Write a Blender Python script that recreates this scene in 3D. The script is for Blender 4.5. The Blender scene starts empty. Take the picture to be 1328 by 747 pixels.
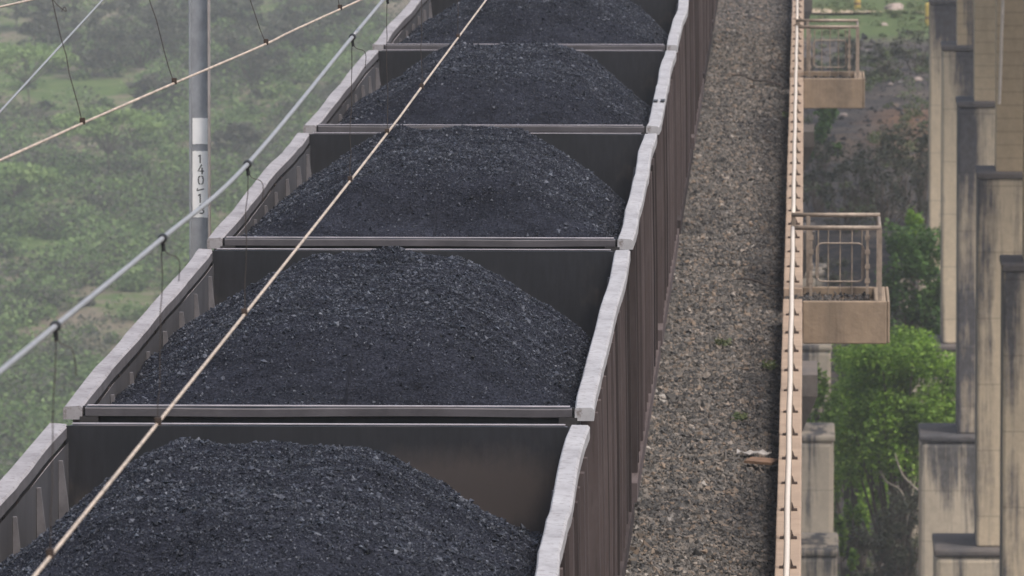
import bpy, math, random
import numpy as np
from mathutils import Vector, Matrix
random.seed(7)
RNG = np.random.default_rng(11)
C = bpy.context.scene.collection
SC = bpy.context.scene

# ------------------------------------------------------------------ camera
CAMZ = 8.2
PITCH, YAW, TRAIN_YAW = 0.08245, 0.03304, 0.00172
FPX, CX, CY = 11500.0, 664.0, 373.5
cd = bpy.data.cameras.new("camera"); cam = bpy.data.objects.new("camera", cd); C.objects.link(cam)
cam.location = (0, 0, CAMZ); cam.rotation_euler = (math.pi/2-PITCH, 0, YAW)
cd.sensor_width = 36; cd.lens = 36*FPX/1328; cd.clip_start = 1; cd.clip_end = 9000
cd.dof.use_dof = True; cd.dof.focus_distance = 52; cd.dof.aperture_fstop = 16
SC.camera = cam
_R = Matrix.Rotation(YAW, 3, 'Z') @ Matrix.Rotation(math.pi/2-PITCH, 3, 'X')
def ray(px, py):
    return _R @ Vector(((px-CX)/FPX, -(py-CY)/FPX, -1.0))
def at_y(px, py, Y):
    r = ray(px, py); return Vector((0, 0, CAMZ)) + r*(Y/r.y)
def at_z(px, py, z):
    r = ray(px, py); return Vector((0, 0, CAMZ)) + r*((z-CAMZ)/r.z)

# ------------------------------------------------------------------ mesh helpers
class MB:
    def __init__(s): s.v = []; s.f = []; s.m = []
    def box(s, x0, x1, y0, y1, z0, z1, mi=0):
        n = len(s.v)
        s.v += [(x0,y0,z0),(x1,y0,z0),(x1,y1,z0),(x0,y1,z0),(x0,y0,z1),(x1,y0,z1),(x1,y1,z1),(x0,y1,z1)]
        for q in ((0,3,2,1),(4,5,6,7),(0,1,5,4),(1,2,6,5),(2,3,7,6),(3,0,4,7)):
            s.f.append(tuple(n+i for i in q)); s.m.append(mi)
        return s
    def hexa(s, pts, mi=0):              # eight corners, bottom four then top four
        n = len(s.v); s.v += [tuple(p) for p in pts]
        for q in ((0,3,2,1),(4,5,6,7),(0,1,5,4),(1,2,6,5),(2,3,7,6),(3,0,4,7)):
            s.f.append(tuple(n+i for i in q)); s.m.append(mi)
        return s
    def sweep(s, rings, mi=0, caps=True):   # list of closed rings with the same point count
        n0 = len(s.v); k = len(rings[0])
        for r in rings: s.v += [tuple(p) for p in r]
        for i in range(len(rings)-1):
            for j in range(k):
                a = n0+i*k+j; b = n0+i*k+(j+1) % k
                s.f.append((a, b, b+k, a+k)); s.m.append(mi)
        if caps:
            s.f.append(tuple(n0+j for j in reversed(range(k)))); s.m.append(mi)
            e = n0+(len(rings)-1)*k
            s.f.append(tuple(e+j for j in range(k))); s.m.append(mi)
        return s
    def tube(s, pts, r, k=8, mi=0):
        pts = [Vector(p) for p in pts]; rings = []
        ref = None
        for i, p in enumerate(pts):
            t = (pts[min(i+1, len(pts)-1)] - pts[max(i-1, 0)]).normalized()
            if ref is None:
                ref = t.cross(Vector((0,0,1)))
                if ref.length < .1: ref = t.cross(Vector((1,0,0)))
            ref = (ref - t*ref.dot(t)).normalized(); b = t.cross(ref)
            rr = r[i] if isinstance(r, (list, tuple)) else r
            rings.append([p + (ref*math.cos(a)+b*math.sin(a))*rr for a in [2*math.pi*j/k for j in range(k)]])
        return s.sweep(rings, mi)
    def build(s, name, mats, parent=None, smooth=False, bevel=0):
        me = bpy.data.meshes.new(name); me.from_pydata(s.v, [], s.f)
        if not isinstance(mats, (list, tuple)): mats = [mats]
        for m in mats: me.materials.append(m)
        if len(mats) > 1: me.polygons.foreach_set('material_index', s.m)
        if smooth: me.polygons.foreach_set('use_smooth', [True]*len(s.f))
        me.update()
        o = bpy.data.objects.new(name, me); C.objects.link(o)
        if parent: o.parent = parent
        if bevel:
            b = o.modifiers.new('bevel', 'BEVEL'); b.width = bevel; b.segments = 2; b.limit_method = 'ANGLE'
        return o
def fastmesh(name, V, F, mat, parent=None, smooth=False):
    k = F.shape[1]; me = bpy.data.meshes.new(name)
    me.vertices.add(len(V)); me.vertices.foreach_set('co', np.asarray(V, np.float32).ravel())
    me.loops.add(F.size); me.loops.foreach_set('vertex_index', F.astype(np.int32).ravel())
    me.polygons.add(len(F))
    me.polygons.foreach_set('loop_start', np.arange(0, F.size, k, dtype=np.int32))
    me.polygons.foreach_set('loop_total', np.full(len(F), k, np.int32))
    me.polygons.foreach_set('use_smooth', np.full(len(F), smooth, bool))
    me.update(calc_edges=True)
    if mat: me.materials.append(mat)
    o = bpy.data.objects.new(name, me); C.objects.link(o)
    if parent: o.parent = parent
    return o
def tag(o, label=None, cat=None, group=None, kind=None):
    for k, v in (('label', label), ('category', cat), ('group', group), ('kind', kind)):
        if v: o[k] = v
    return o
def empty(name, loc=(0,0,0), rz=0):
    o = bpy.data.objects.new(name, None); C.objects.link(o)
    o.location = loc; o.rotation_euler = (0, 0, rz); o.empty_display_size = .3
    return o
def copy_tree(o, parent=None):
    c = o.copy(); C.objects.link(c); c.parent = parent
    for ch in list(o.children): copy_tree(ch, c)
    return c

# value noise
def vnoise(x, y, seed=0):
    def h(i, j):
        n = (i.astype(np.int64)*374761393 + j.astype(np.int64)*668265263 + seed*974711) & 0x7fffffff
        n = ((n ^ (n >> 13))*1274126177) & 0x7fffffff
        return ((n ^ (n >> 16)) & 0xffff)/65535.0
    xi = np.floor(x); yi = np.floor(y); fx = x-xi; fy = y-yi
    fx = fx*fx*(3-2*fx); fy = fy*fy*(3-2*fy)
    a = h(xi, yi); b = h(xi+1, yi); c = h(xi, yi+1); d = h(xi+1, yi+1)
    return (a*(1-fx)+b*fx)*(1-fy)+(c*(1-fx)+d*fx)*fy - .5
def sstep(a, b, x):
    t = np.clip((x-a)/(b-a), 0, 1); return t*t*(3-2*t)

OCT_F = np.array([(0,2,4),(2,1,4),(1,3,4),(3,0,4),(2,0,5),(1,2,5),(3,1,5),(0,3,5)])
OCT_V = np.array([(1,0,0),(-1,0,0),(0,1,0),(0,-1,0),(0,0,1),(0,0,-1)], float)
def lumps(P, S, rng, flat=.7):
    n = len(P)
    sc = rng.uniform(.6, 1.3, (n, 6, 1)); ax = rng.uniform(.6, 1.15, (n, 1, 3)); ax[:, :, 2] *= flat
    v = OCT_V[None]*sc*ax + rng.uniform(-.25, .25, (n, 6, 3))
    q = rng.normal(size=(n, 4)); q /= np.linalg.norm(q, axis=1)[:, None]
    w, x, y, z = q.T
    R = np.stack([1-2*(y*y+z*z), 2*(x*y-w*z), 2*(x*z+w*y), 2*(x*y+w*z), 1-2*(x*x+z*z), 2*(y*z-w*x),
                  2*(x*z-w*y), 2*(y*z+w*x), 1-2*(x*x+y*y)], 1).reshape(n, 3, 3)
    v = np.einsum('nij,nkj->nki', R, v)*S[:, None, None] + P[:, None, :]
    F = (OCT_F[None] + (np.arange(n)*6)[:, None, None]).reshape(-1, 3)
    return v.reshape(-1, 3), F

# ------------------------------------------------------------------ materials
def newmat(name):
    m = bpy.data.materials.new(name); m.use_nodes = True
    nt = m.node_tree; b = nt.nodes['Principled BSDF']
    return m, nt, b
def node(nt, t, **kw):
    n = nt.nodes.new(t)
    for k, v in kw.items(): setattr(n, k, v)
    return n
def noise(nt, vec, scale, detail=4, rough=.6, stretch=(1,1,1)):
    mp = node(nt, 'ShaderNodeMapping'); mp.inputs['Scale'].default_value = stretch
    nt.links.new(vec, mp.inputs['Vector'])
    n = node(nt, 'ShaderNodeTexNoise'); n.inputs['Scale'].default_value = scale
    n.inputs['Detail'].default_value = detail; n.inputs['Roughness'].default_value = rough
    nt.links.new(mp.outputs['Vector'], n.inputs['Vector'])
    return n.outputs['Fac']
def ramp(nt, fac, stops, interp='LINEAR'):
    r = node(nt, 'ShaderNodeValToRGB'); r.color_ramp.interpolation = interp
    e = r.color_ramp.elements
    while len(e) < len(stops): e.new(.5)
    for el, (p, c) in zip(e, stops):
        el.position = p; el.color = (*c, 1) if len(c) == 3 else c
    nt.links.new(fac, r.inputs['Fac'])
    return r.outputs['Color']
def mix(nt, fac, a, b, mode='MIX'):
    m = node(nt, 'ShaderNodeMix', data_type='RGBA', blend_type=mode)
    for s, v in ((m.inputs[0], fac), (m.inputs[6], a), (m.inputs[7], b)):
        if isinstance(v, (int, float)): s.default_value = v
        elif isinstance(v, tuple): s.default_value = (*v, 1)
        else: nt.links.new(v, s)
    return m.outputs[2]
def pos(nt): return node(nt, 'ShaderNodeNewGeometry').outputs['Position']
def objco(nt): return node(nt, 'ShaderNodeTexCoord').outputs['Object']
def bump(nt, b, h, strength=.3, dist=.01):
    bp = node(nt, 'ShaderNodeBump'); bp.inputs['Strength'].default_value = strength; bp.inputs['Distance'].default_value = dist
    nt.links.new(h, bp.inputs['Height']); nt.links.new(bp.outputs['Normal'], b.inputs['Normal'])
def bw(a): return (a, a, a)
def simple(name, col, rough=.6, metal=0, var=.25, scale=8, stretch=(1,1,1), bmp=0):
    m, nt, b = newmat(name); p = objco(nt)
    n = noise(nt, p, scale, 5, .65, stretch)
    lo = tuple(c*(1-var) for c in col); hi = tuple(min(1, c*(1+var)) for c in col)
    nt.links.new(ramp(nt, n, [(.3, lo), (.7, hi)]), b.inputs['Base Color'])
    b.inputs['Roughness'].default_value = rough; b.inputs['Metallic'].default_value = metal
    if bmp: bump(nt, b, n, bmp, .01)
    return m
def mat_coal():
    m, nt, b = newmat('coal'); g = node(nt, 'ShaderNodeNewGeometry')
    ci = ramp(nt, g.outputs['Random Per Island'], [(0, (.007,.0076,.0112)), (.45, (.033,.0352,.0475)), (.8, (.078,.083,.105)), (.96, (.13,.136,.162)), (1, (.21,.218,.245))])
    nf = noise(nt, g.outputs['Position'], 70, 3, .7)
    c = mix(nt, .35, ci, ramp(nt, nf, [(.3, (.0012,.0013,.002)), (.6, (.004,.0042,.006)), (.75, (.014,.0147,.019))]))
    n = noise(nt, g.outputs['Position'], 2.2, 4)
    c = mix(nt, 1.0, c, ramp(nt, n, [(.3, bw(.75)), (.7, bw(1.25))]), 'MULTIPLY')
    nt.links.new(c, b.inputs['Base Color'])
    r = ramp(nt, g.outputs['Random Per Island'], [(0, bw(.55)), (.55, bw(.42)), (1, bw(.3))])
    nt.links.new(r, b.inputs['Roughness']); b.inputs['Specular IOR Level'].default_value = .3; b.inputs['Specular Tint'].default_value = (.85, .9, 1, 1)
    bump(nt, b, nf, .55, .012)
    return m
def mat_fines():
    m, nt, b = newmat('coal_fines'); p = pos(nt)
    nf = noise(nt, p, 75, 3, .75); n = noise(nt, p, 2.2, 5, .65); n5 = noise(nt, p, 14, 4, .7)
    c = ramp(nt, nf, [(.3, (.005,.0054,.0078)), (.5, (.018,.0193,.027)), (.66, (.042,.0447,.059)), (.78, (.085,.09,.112))])
    c = mix(nt, 1.0, c, ramp(nt, n, [(.3, bw(.6)), (.7, bw(1.3))]), 'MULTIPLY')
    c = mix(nt, .7, c, ramp(nt, n5, [(.3, bw(.55)), (.7, bw(1.35))]), 'MULTIPLY')
    nt.links.new(c, b.inputs['Base Color']); b.inputs['Roughness'].default_value = .95; b.inputs['Specular IOR Level'].default_value = .04
    bump(nt, b, nf, .7, .012)
    return m
def mat_ballast():
    m, nt, b = newmat('ballast_stone'); g = node(nt, 'ShaderNodeNewGeometry')
    c = ramp(nt, g.outputs['Random Per Island'], [(0, (.025,.024,.024)), (.25, (.065,.06,.056)), (.55, (.118,.105,.094)), (.8, (.17,.145,.122)), (.94, (.21,.15,.105)), (1, (.32,.29,.26))])
    n = noise(nt, g.outputs['Position'], .55, 4, .6, (1, .22, 1))
    # coal dust blown against the kerb and lying in patches
    sx = node(nt, 'ShaderNodeSeparateXYZ'); nt.links.new(g.outputs['Position'], sx.inputs[0])
    mr = node(nt, 'ShaderNodeMapRange'); nt.links.new(sx.outputs['X'], mr.inputs[0])
    mr.inputs[1].default_value = -.85; mr.inputs[2].default_value = -.35; mr.inputs[3].default_value = -.12; mr.inputs[4].default_value = .16
    ad = node(nt, 'ShaderNodeMath', operation='ADD'); nt.links.new(n, ad.inputs[0]); nt.links.new(mr.outputs[0], ad.inputs[1])
    d = ramp(nt, ad.outputs[0], [(.42, bw(0)), (.66, bw(1))])
    c2 = mix(nt, 1.0, c, (.40, .41, .45), 'MULTIPLY')
    nt.links.new(mix(nt, d, c, c2), b.inputs['Base Color'])
    b.inputs['Roughness'].default_value = .85
    return m
def mat_concrete(name, base, dark, stain_lo=.46, stain_hi=.66, boards=False, vscale=.55, runs=False, joint=0):
    m, nt, b = newmat(name); p = pos(nt)
    n1 = noise(nt, p, vscale, 9, .66, (1.9, .6, .11))      # long vertical runs of black weathering
    n2 = noise(nt, p, .9, 6, .7, (1, 1, .5))
    n3 = noise(nt, p, 6, 5, .7)
    c = ramp(nt, n2, [(.3, tuple(x*.78 for x in base)), (.7, tuple(x*1.15 for x in base))])
    c = mix(nt, .5, c, ramp(nt, n3, [(.3, bw(.8)), (.7, bw(1.15))]), 'MULTIPLY')
    w = mix(nt, .3, n1, n2)
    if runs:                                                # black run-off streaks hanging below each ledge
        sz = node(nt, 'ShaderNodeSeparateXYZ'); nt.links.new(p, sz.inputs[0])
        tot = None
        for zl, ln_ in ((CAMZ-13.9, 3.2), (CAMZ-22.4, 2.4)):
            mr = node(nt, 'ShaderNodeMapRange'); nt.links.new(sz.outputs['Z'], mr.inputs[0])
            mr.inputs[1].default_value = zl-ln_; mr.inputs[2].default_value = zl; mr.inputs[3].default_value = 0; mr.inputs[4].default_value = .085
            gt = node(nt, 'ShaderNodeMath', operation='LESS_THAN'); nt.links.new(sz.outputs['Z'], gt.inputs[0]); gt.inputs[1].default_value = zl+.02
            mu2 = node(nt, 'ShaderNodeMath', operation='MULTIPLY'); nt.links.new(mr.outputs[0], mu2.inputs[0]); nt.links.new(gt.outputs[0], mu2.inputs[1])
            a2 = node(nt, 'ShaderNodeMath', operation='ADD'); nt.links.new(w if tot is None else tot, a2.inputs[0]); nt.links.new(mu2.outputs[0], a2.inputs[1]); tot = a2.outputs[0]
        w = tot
    st = ramp(nt, w, [(stain_lo, bw(0)), (stain_hi, bw(.93))])
    dk = mix(nt, ramp(nt, n3, [(.32, bw(0)), (.72, bw(1))]), tuple(x*.7 for x in dark), tuple(x*2.3 for x in dark))
    c = mix(nt, st, c, dk)
    h = n3
    if boards or joint:
        sx = node(nt, 'ShaderNodeSeparateXYZ'); nt.links.new(p, sx.inputs[0])
        mu = node(nt, 'ShaderNodeMath', operation='MULTIPLY'); mu.inputs[1].default_value = 1/(joint or .3)
        nt.links.new(sx.outputs['Z'], mu.inputs[0])
        fr = node(nt, 'ShaderNodeMath', operation='FRACT'); nt.links.new(mu.outputs[0], fr.inputs[0])
        ln = ramp(nt, fr.outputs[0], [(0, bw(.72)), (.12, bw(1)), (.9, bw(1)), (1, bw(.72))] if boards else [(0, bw(.6)), (.02, bw(1)), (.985, bw(1)), (1, bw(.6))])
        c = mix(nt, .8, c, ln, 'MULTIPLY')
    nt.links.new(c, b.inputs['Base Color']); b.inputs['Roughness'].default_value = .9
    bump(nt, b, h, .4, .03)
    return m
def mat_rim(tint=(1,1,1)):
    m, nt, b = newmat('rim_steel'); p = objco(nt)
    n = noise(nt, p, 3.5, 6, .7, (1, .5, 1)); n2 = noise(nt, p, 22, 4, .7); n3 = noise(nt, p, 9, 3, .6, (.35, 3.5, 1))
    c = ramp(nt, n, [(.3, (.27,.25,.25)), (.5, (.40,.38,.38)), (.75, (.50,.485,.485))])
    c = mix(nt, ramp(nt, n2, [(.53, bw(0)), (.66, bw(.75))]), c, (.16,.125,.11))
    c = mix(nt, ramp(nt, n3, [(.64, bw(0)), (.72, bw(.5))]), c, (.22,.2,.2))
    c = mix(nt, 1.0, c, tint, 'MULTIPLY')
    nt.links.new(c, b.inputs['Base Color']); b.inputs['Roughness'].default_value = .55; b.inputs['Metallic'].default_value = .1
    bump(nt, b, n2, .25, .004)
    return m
def mat_side():
    m, nt, b = newmat('wagon_paint'); p = objco(nt)
    oi = node(nt, 'ShaderNodeObjectInfo')
    n = noise(nt, p, 2.2, 6, .7, (1, 1, .35)); n2 = noise(nt, p, 16, 4, .7, (1, 1, .25))
    c = ramp(nt, n, [(.3, (.062,.047,.045)), (.55, (.100,.079,.077)), (.75, (.14,.115,.112))])
    c = mix(nt, ramp(nt, n2, [(.55, bw(0)), (.75, bw(.6))]), c, (.085,.06,.052))
    n4 = noise(nt, pos(nt), 1, 3, .6, (34, 1.4, 2.6))            # long dark streaks painted for the shaded gaps between ribs
    c = mix(nt, ramp(nt, n4, [(.56, bw(0)), (.68, bw(.35))]), c, (.045,.035,.032))
    v = ramp(nt, oi.outputs['Random'], [(0, bw(.35)), (.3, bw(.75)), (1, bw(1.25))])  # random darker stakes stand in for the shaded gaps between them
    c = mix(nt, 1.0, c, v, 'MULTIPLY')
    nt.links.new(c, b.inputs['Base Color']); b.inputs['Roughness'].default_value = .9; b.inputs['Specular IOR Level'].default_value = .08
    bump(nt, b, n2, .2, .004)
    return m
def mat_inside(patch=False):
    m, nt, b = newmat('wagon_lining'); p = objco(nt)
    n = noise(nt, p, 1.3, 5, .65, (1, 1, .8)); n2 = noise(nt, p, 30, 4, .7, (1, 1, .18))
    c = ramp(nt, n, [(.38, (.0085,.0085,.0105)), (.56, (.0145,.0138,.0165)), (.70, (.05,.038,.031))])
    c = mix(nt, .9, c, ramp(nt, n2, [(.3, bw(.6)), (.7, bw(1.45))]), 'MULTIPLY')
    if patch:                                                # brown dust caked on the end wall above the load
        mp = node(nt, 'ShaderNodeMapping'); mp.inputs['Location'].default_value = (-.78/.62, 0, -(ZR_-.36)/.24); mp.inputs['Scale'].default_value = (1/.62, 0, 1/.24)
        nt.links.new(p, mp.inputs['Vector'])
        ln = node(nt, 'ShaderNodeVectorMath', operation='LENGTH'); nt.links.new(mp.outputs['Vector'], ln.inputs[0])
        n9 = noise(nt, p, 7, 6, .75, (1, 1, .5))
        ad = node(nt, 'ShaderNodeMath', operation='MULTIPLY_ADD'); nt.links.new(n9, ad.inputs[0]); ad.inputs[1].default_value = 1.1; nt.links.new(ln.outputs['Value'], ad.inputs[2])
        mr = node(nt, 'ShaderNodeMapRange'); nt.links.new(ad.outputs[0], mr.inputs[0]); mr.inputs[1].default_value = 1.15; mr.inputs[2].default_value = 1.75; mr.inputs[3].default_value = .8; mr.inputs[4].default_value = 0
        c = mix(nt, mr.outputs[0], c, (.062,.046,.039))
    nt.links.new(c, b.inputs['Base Color']); b.inputs['Roughness'].default_value = .6
    return m
ZR_ = 3.6
def mat_sidewall_in():
    m, nt, b = newmat('dusty_side_lining'); p = objco(nt)
    n = noise(nt, p, 2.5, 5, .65, (1, 1, .5)); n2 = noise(nt, p, 14, 4, .7, (1, 1, .2))
    c = ramp(nt, n, [(.3, (.04,.037,.039)), (.6, (.075,.069,.072)), (.8, (.125,.116,.119))])
    c = mix(nt, ramp(nt, n2, [(.5, bw(0)), (.75, bw(.6))]), c, (.045,.042,.045))
    nt.links.new(c, b.inputs['Base Color']); b.inputs['Roughness'].default_value = .6
    return m
def mat_leaf(name, cols, rough=.6):
    m, nt, b = newmat(name); g = node(nt, 'ShaderNodeNewGeometry')
    c = ramp(nt, g.outputs['Random Per Island'], [(i/(len(cols)-1), k) for i, k in enumerate(cols)])
    n = noise(nt, g.outputs['Position'], .35, 3)
    c = mix(nt, 1.0, c, ramp(nt, n, [(.3, bw(.75)), (.7, bw(1.25))]), 'MULTIPLY')
    nt.links.new(c, b.inputs['Base Color']); b.inputs['Roughness'].default_value = rough
    tr = node(nt, 'ShaderNodeBsdfTranslucent'); nt.links.new(c, tr.inputs['Color'])
    ms = node(nt, 'ShaderNodeMixShader'); ms.inputs[0].default_value = .42
    nt.links.new(b.outputs[0], ms.inputs[1]); nt.links.new(tr.outputs[0], ms.inputs[2])
    nt.links.new(ms.outputs[0], nt.nodes['Material Output'].inputs['Surface'])
    return m
def mat_ground():
    m, nt, b = newmat('valley_ground'); p = pos(nt)
    n = noise(nt, p, .05, 6, .62); n2 = noise(nt, p, .35, 6, .7); n3 = noise(nt, p, 2.2, 5, .7); n4 = noise(nt, p, .022, 4, .6)
    soil = ramp(nt, n3, [(.3, (.11,.088,.066)), (.7, (.24,.19,.145))])
    grass = ramp(nt, n2, [(.3, (.045,.085,.018)), (.55, (.085,.13,.032)), (.75, (.14,.155,.055))])
    left = mix(nt, ramp(nt, mix(nt, .5, n, n2), [(.45, bw(0)), (.55, bw(.92))]), grass, soil)
    left = mix(nt, ramp(nt, n4, [(.62, bw(0)), (.7, bw(.5))]), left, (.22,.14,.09))
    # right of the track: black coal spill over grey brown earth, with bare red patches
    sx = node(nt, 'ShaderNodeSeparateXYZ'); nt.links.new(p, sx.inputs[0])
    spill = ramp(nt, n3, [(.34, (.02,.02,.024)), (.5, (.055,.05,.048)), (.62, (.10,.078,.062)), (.72, (.16,.135,.12))])
    earth = ramp(nt, n2, [(.3, (.075,.065,.055)), (.7, (.15,.12,.095))])
    right = mix(nt, ramp(nt, n2, [(.47, bw(0)), (.62, bw(.8))]), spill, earth)
    def blob(x, y, rx, ry, soft):
        a = node(nt, 'ShaderNodeMath', operation='SUBTRACT'); nt.links.new(sx.outputs['X'], a.inputs[0]); a.inputs[1].default_value = x
        a2 = node(nt, 'ShaderNodeMath', operation='DIVIDE'); nt.links.new(a.outputs[0], a2.inputs[0]); a2.inputs[1].default_value = rx
        c = node(nt, 'ShaderNodeMath', operation='SUBTRACT'); nt.links.new(sx.outputs['Y'], c.inputs[0]); c.inputs[1].default_value = y
        c2 = node(nt, 'ShaderNodeMath', operation='DIVIDE'); nt.links.new(c.outputs[0], c2.inputs[0]); c2.inputs[1].default_value = ry
        cb = node(nt, 'ShaderNodeCombineXYZ'); nt.links.new(a2.outputs[0], cb.inputs[0]); nt.links.new(c2.outputs[0], cb.inputs[1])
        ln = node(nt, 'ShaderNodeVectorMath', operation='LENGTH'); nt.links.new(cb.outputs[0], ln.inputs[0])
        ad = node(nt, 'ShaderNodeMath', operation='MULTIPLY_ADD'); nt.links.new(n2, ad.inputs[0]); ad.inputs[1].default_value = 1.4; nt.links.new(ln.outputs['Value'], ad.inputs[2])
        return ramp(nt, ad.outputs[0], [(.5, bw(1)), (.5+soft, bw(0))]) if False else maprange(ad.outputs[0], 1.7-soft, 1.7+soft)
    def maprange(v, a, c):
        mr = node(nt, 'ShaderNodeMapRange'); mr.clamp = True
        nt.links.new(v, mr.inputs[0]); mr.inputs[1].default_value = a; mr.inputs[2].default_value = c
        mr.inputs[3].default_value = 1; mr.inputs[4].default_value = 0
        return mr.outputs[0]
    red = ramp(nt, n3, [(.3, (.10,.058,.036)), (.7, (.19,.115,.072))])
    right = mix(nt, blob(4.4, 338, 2.0, 17, .35), right, red)
    right = mix(nt, blob(1.0, 333, 1.0, 8, .15), right, mix(nt, .5, red, (.1,.09,.07)))
    right = mix(nt, blob(2.1, 388, 2.4, 10, .2), right, mix(nt, .6, spill, (.12,.105,.1)))
    gr2 = ramp(nt, n3, [(.3, (.055,.095,.03)), (.6, (.105,.135,.05)), (.75, (.2,.17,.12))])
    far = node(nt, 'ShaderNodeMapRange'); nt.links.new(sx.outputs['Y'], far.inputs[0]); far.inputs[1].default_value = 404; far.inputs[2].default_value = 411
    right = mix(nt, far.outputs[0], right, gr2)
    ms = node(nt, 'ShaderNodeMapRange'); nt.links.new(sx.outputs['X'], ms.inputs[0]); ms.inputs[1].default_value = -14; ms.inputs[2].default_value = -5
    c = mix(nt, ms.outputs[0], left, right)
    nt.links.new(c, b.inputs['Base Color']); b.inputs['Roughness'].default_value = .95; b.inputs['Specular IOR Level'].default_value = .2
    bump(nt, b, n3, .8, .25)
    return m
M = dict(
    coal=mat_coal(), fines=mat_fines(), ballast=mat_ballast(), rim=mat_rim(), side=mat_side(), inside=mat_inside(), inside_dusty=mat_inside(True), sidein=mat_sidewall_in(),
    sheet=simple('shaded_side_sheet', (.03,.025,.024), .65, 0, .4, 5), inrib=simple('inner_rib_paint', (.135,.124,.128), .6, 0, .35, 8), innerrim=simple('dark_inner_rim', (.12,.108,.112), .55, 0, .3, 6), mauve=mat_rim((.84,.81,.815)),  # sheet colour darkened for the shade under the rims and at wagon ends
    dark=simple('grimy_underframe_steel', (.03,.027,.027), .6), wheel=simple('wheel_steel', (.07,.06,.055), .45, .6),
    endrim=simple('end_rail_steel', (.085,.075,.08), .5, .1, .3, 5), edge=simple('worn_plate_edge', (.36,.32,.33), .5, .1, .25, 6),
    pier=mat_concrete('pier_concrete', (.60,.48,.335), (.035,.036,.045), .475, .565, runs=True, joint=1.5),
    pierup=mat_concrete('board_marked_concrete', (.50,.38,.24), (.04,.04,.05), .54, .62, True),
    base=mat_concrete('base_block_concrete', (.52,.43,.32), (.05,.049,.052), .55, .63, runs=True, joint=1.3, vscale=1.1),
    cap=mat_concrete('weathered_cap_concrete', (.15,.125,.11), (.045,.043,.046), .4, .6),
    deck=mat_concrete('deck_concrete', (.42,.34,.25), (.08,.075,.07), .5, .75),
    kerb=mat_concrete('kerb_concrete', (.36,.262,.19), (.17,.105,.075), .56, .76, False, 1.6),
    refuge=mat_concrete('refuge_concrete', (.30,.222,.152), (.08,.062,.047), .45, .66, False, 1.3),
    pipe=simple('cream_handrail_paint', (.66,.57,.48), .45, 0, .16, 6, (1, 3, 1)), rust=simple('rusty_steel', (.055,.036,.027), .75, .2, .4, 30),
    brownrail=simple('brown_weathered_rail', (.29,.23,.18), .6, .2, .35, 10),
    contact=simple('tarnished_copper_wire', (.54,.425,.33), .45, .15, .35, 9), alu=simple('aluminium_cable', (.33,.325,.33), .45, .3, .15, 20),
    blackc=simple('black_clamp', (.012,.011,.012), .6), dropper=simple('dropper_wire', (.055,.042,.036), .6, .2),
    mast=simple('galvanised_mast', (.30,.31,.33), .55, .2, .22, 9, (1, 1, .6)), mastedge=simple('mast_flange_edge', (.33,.29,.27), .6, .1, .25, 6),
    white=simple('white_plate_paint', (.88,.87,.86), .5, 0, .06, 7), black=simple('stencil_black', (.02,.02,.022), .6),
    palebark=simple('bleached_bark', (.27,.225,.18), .9, 0, .3, 10), bark=simple('grey_bark', (.11,.085,.065), .9, 0, .35, 12), yellow=simple('faded_yellow_paint', (.52,.37,.09), .7, 0, .3, 6),
    sand=simple('sandy_path', (.46,.35,.235), .95, 0, .2, .8), rock=simple('pale_rock', (.34,.27,.23), .9, 0, .3, 4, bmp=.6), twig=simple('dry_twig', (.075,.052,.042), .9),
    palewood=simple('bleached_rag', (.34,.31,.285), .9, 0, .25, 12), board=simple('brown_board', (.19,.11,.065), .85, 0, .3, 9),
    rail=simple('rail_steel', (.13,.09,.07), .4, .7), ground=mat_ground(),
    lf_bright=mat_leaf('bright_leaves', [(.11,.21,.018), (.22,.37,.04), (.36,.53,.075)]),
    lf_mid=mat_leaf('mid_leaves', [(.05,.11,.025), (.09,.175,.04), (.14,.24,.06)]),
    lf_dull=mat_leaf('dull_scrub_leaves', [(.045,.055,.032), (.075,.082,.05), (.12,.115,.078)]),
    lf_crown=mat_leaf('acacia_crown_leaves', [(.11,.19,.05), (.19,.29,.08), (.28,.38,.12)]), lf_acacia=mat_leaf('acacia_leaves', [(.07,.13,.035), (.125,.205,.06), (.21,.30,.095)]),
    lf_weed=mat_leaf('weed_leaves', [(.05,.075,.025), (.09,.12,.04), (.15,.16,.07)]),
)

# ------------------------------------------------------------------ world, sun, haze
w = bpy.data.worlds.new("World"); SC.world = w; w.use_nodes = True
nt = w.node_tree; bg = nt.nodes['Background']
sky = nt.nodes.new('ShaderNodeTexSky'); sky.sky_type = 'NISHITA'; sky.sun_disc = False
SUN_EL, SUN_AZ = math.radians(60), math.radians(134)      # azimuth clockwise from +Y
sky.sun_elevation = SUN_EL; sky.sun_rotation = SUN_AZ; sky.air_density = 1.0; sky.dust_density = 4.0; sky.ozone_density = 1.0
hs = nt.nodes.new('ShaderNodeHueSaturation'); hs.inputs['Saturation'].default_value = .85
nt.links.new(sky.outputs[0], hs.inputs['Color']); nt.links.new(hs.outputs[0], bg.inputs[0]); bg.inputs[1].default_value = .11
sl = bpy.data.lights.new('sun', 'SUN'); sl.energy = 1.5; sl.angle = math.radians(16); sl.color = (1, .95, .88)
so = bpy.data.objects.new('sun', sl); C.objects.link(so)
sd = Vector((math.sin(SUN_AZ)*math.cos(SUN_EL), math.cos(SUN_AZ)*math.cos(SUN_EL), math.sin(SUN_EL)))
so.rotation_euler = sd.to_track_quat('Z', 'Y').to_euler(); so.location = sd*60
SC.view_settings.view_transform = 'Standard'; SC.view_settings.look = 'None'; SC.view_settings.gamma = 1
SC.view_settings.exposure = 0.85
SC.cycles.max_bounces = 6; SC.cycles.volume_bounces = 1; SC.cycles.use_denoising = True
HAZE = .00035
hm = bpy.data.materials.new('haze_air'); hm.use_nodes = True; hn = hm.node_tree; hn.nodes.clear()
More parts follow.
